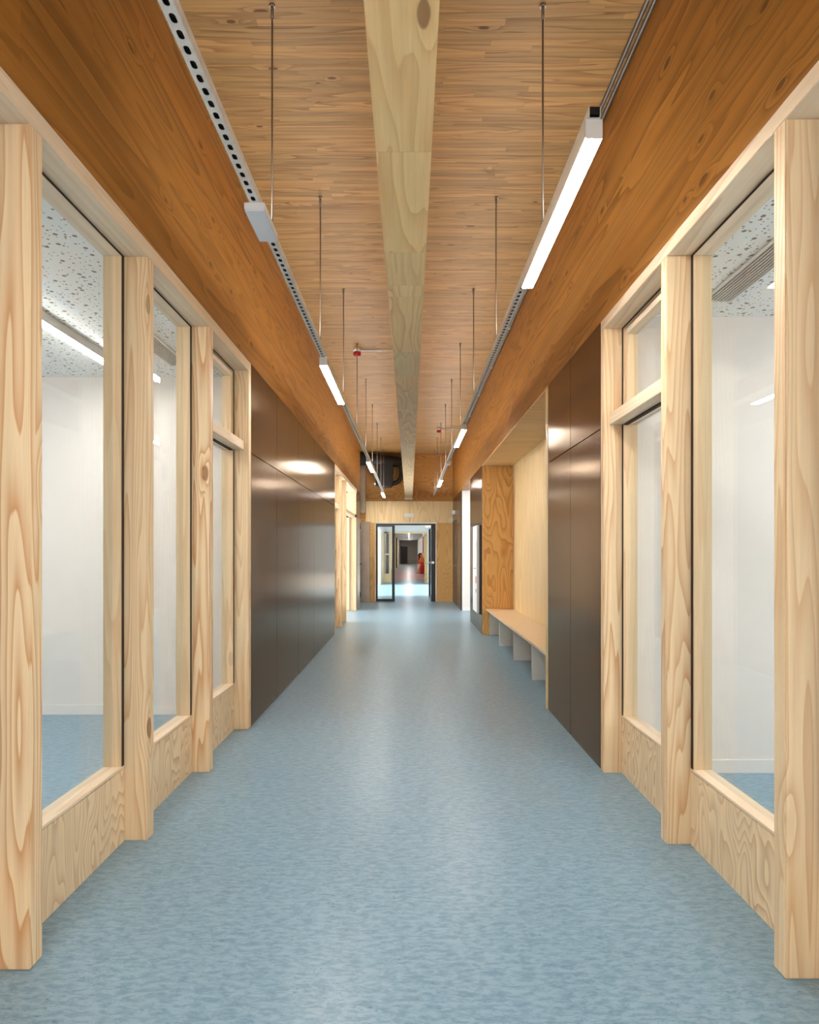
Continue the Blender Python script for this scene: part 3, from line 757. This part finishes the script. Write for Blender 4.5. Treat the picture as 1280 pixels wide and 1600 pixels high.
d = struct(thing('door_6', 'dark brown door in the wall at the very far end', 'door', (-.6, F1-.1, 0)))
obj('door_leaf', nb(-1.02, -.25, F1-.13, F1-.101, .01, 2.1), M['brownframe'], d)
obj('door_frame', nb(-1.10, -1.025, F1-.14, F1-.101, 0, 2.18), M['black'], d)
for k in range(7):
    yy = 31+k*6.0
    tag(obj('cross_beam', nb(FL, FR, yy, yy+.3, 2.72, FZ-.001), M['alu']), '%s pale cross beam under the far corridor ceiling' % ordn[k], 'beam', 'far corridor cross beams')
for k in range(7):
    yy = 31.5+k*6
    t = thing('linear_lamp', '%s lit linear lamp in the middle of the far corridor' % ordn[k], 'lamp', (-.05, yy, 2.84), 'far corridor lamps')
    obj('housing', nb(-.09, -.01, yy, yy+5.3, 2.851, FZ-.001), M['alu'], t); obj('diffuser', nb(-.088, -.012, yy+.01, yy+5.29, 2.84, 2.85), M['lampfar'], t)
for k in range(6):
    yy = 33+k*5.5
    tag(obj('wall_pillar', nb(FL, FL+.14, yy, yy+.35, 0, 2.7), [M['brownframe'], M['plyp']][k % 2]), '%s %s pillar on the far corridor left wall' % (ordn[k], ['dark', 'pale timber'][k % 2]), 'pillar', 'far corridor pillars')
for k in range(5):
    yy = 30.5+k*3.2
    col = [(.55, .12, .10), (.10, .10, .14), (.62, .42, .22), (.75, .72, .68), (.35, .10, .08)][k]
    tag(obj('pin_board', nb(FR-.05, FR-.001, yy, yy+1.4, 1.35, 2.5, bev=.004), plain('pin_board_%d' % k, col, .6)), '%s %s board on the far corridor right wall' % (ordn[k], ['red', 'black', 'tan', 'off-white', 'maroon'][k]), 'board', 'boards on the far right wall')
tag(obj('poster', nb(FR-.06, FR-.051, 30.6, 31.9, 1.75, 2.35), plain('blue_print', (.05, .18, .65), .5)), 'blue poster on the right wall just past the pine portal', 'poster')

# coats on hooks along the far corridor right wall
def coat(x, y, ztop, zbot, col, label, seed):
    rnd = random.Random(seed); bm = bmesh.new(); nS, nR = 14, 16; rings = []
    for i in range(nR):
        f = i/(nR-1); z = ztop+(zbot-ztop)*f
        wy = (.05+.20*min(1, f*4))*(1+.25*f); wx = (.04+.10*min(1, f*3))*(1+.2*f)
        ring = []
        for k in range(nS):
            a = 2*math.pi*k/nS; q = 1+.16*math.sin(5*a+seed+f*2)*min(1, f*2)+rnd.uniform(-.04, .04)
            ring.append(bm.verts.new((x+wx*q*math.cos(a), y+wy*q*math.sin(a), z)))
        rings.append(ring)
    for a, b in zip(rings, rings[1:]):
        for k in range(nS): bm.faces.new((a[k], a[(k+1) % nS], b[(k+1) % nS], b[k])).smooth = True
    bm.faces.new(rings[0][::-1]); bm.faces.new(rings[-1])
    t = thing('coat', label, 'coat', (x, y, zbot), 'coats hung along the far corridor')
    body = obj('body', bm, col, t)
    for sy in (-1, 1):
        bm = bmesh.new()
        tube(bm, [(x-.02, y+sy*.13, ztop-.10), (x-.06, y+sy*.25, ztop-.3), (x-.07, y+sy*.27, ztop-.62)], [.06, .065, .05], 10)
        obj('sleeve', bm, col, t)
    bm = bmesh.new(); tube(bm, [(x-.05, y, ztop-.12), (x-.07, y, ztop-.02), (x, y, ztop+.03)], [.05, .09, .04], 10); obj('hood', bm, col, t)
cc = [('red', (.50, .03, .03)), ('black', (.015, .015, .02)), ('orange', (.75, .22, .03)), ('dark red', (.22, .02, .03)), ('cream', (.7, .55, .42)), ('dark blue', (.03, .04, .12))]
cm = [plain('coat_cloth_%s' % n.replace(' ', '_'), c, .8, var=.15, vs=20) for n, c in cc]
seq = [(0, .83, 39.9, .75, .0), (4, .62, 40.62, .60, .0), (2, .85, 41.25, 1.2, .35), (3, .85, 42.1, 1.25, .2), (0, .74, 42.95, .95, .0), (1, .85, 43.75, 1.3, .3), (2, .72, 44.55, .8, .0),
       (1, .82, 45.5, 1.3, .0), (3, .80, 46.4, 1.1, .0), (5, .84, 47.4, 1.25, .0), (1, .80, 48.4, 1.2, .0)]
for k, (ci, x, y, zt, zb) in enumerate(seq):
    pl = ['lying lowest in front', 'low beside the red one', 'hanging behind the front pair', 'in the middle of the row', 'bulging from the row', 'behind the middle ones', 'low in the row',
          'in the rear of the row', 'near the rear', 'close to the end', 'at the far end of the row'][k]
    coat(x, y, zt, zb, cm[ci], '%s coat %s in the far corridor' % (cc[ci][0], pl), k+3)
tag(obj('coat_rail', nb(FR-.08, FR-.001, 46.6, 49.0, 1.34, 1.42), M['plyp']), 'timber coat rail above the coats in the far corridor', 'rail')
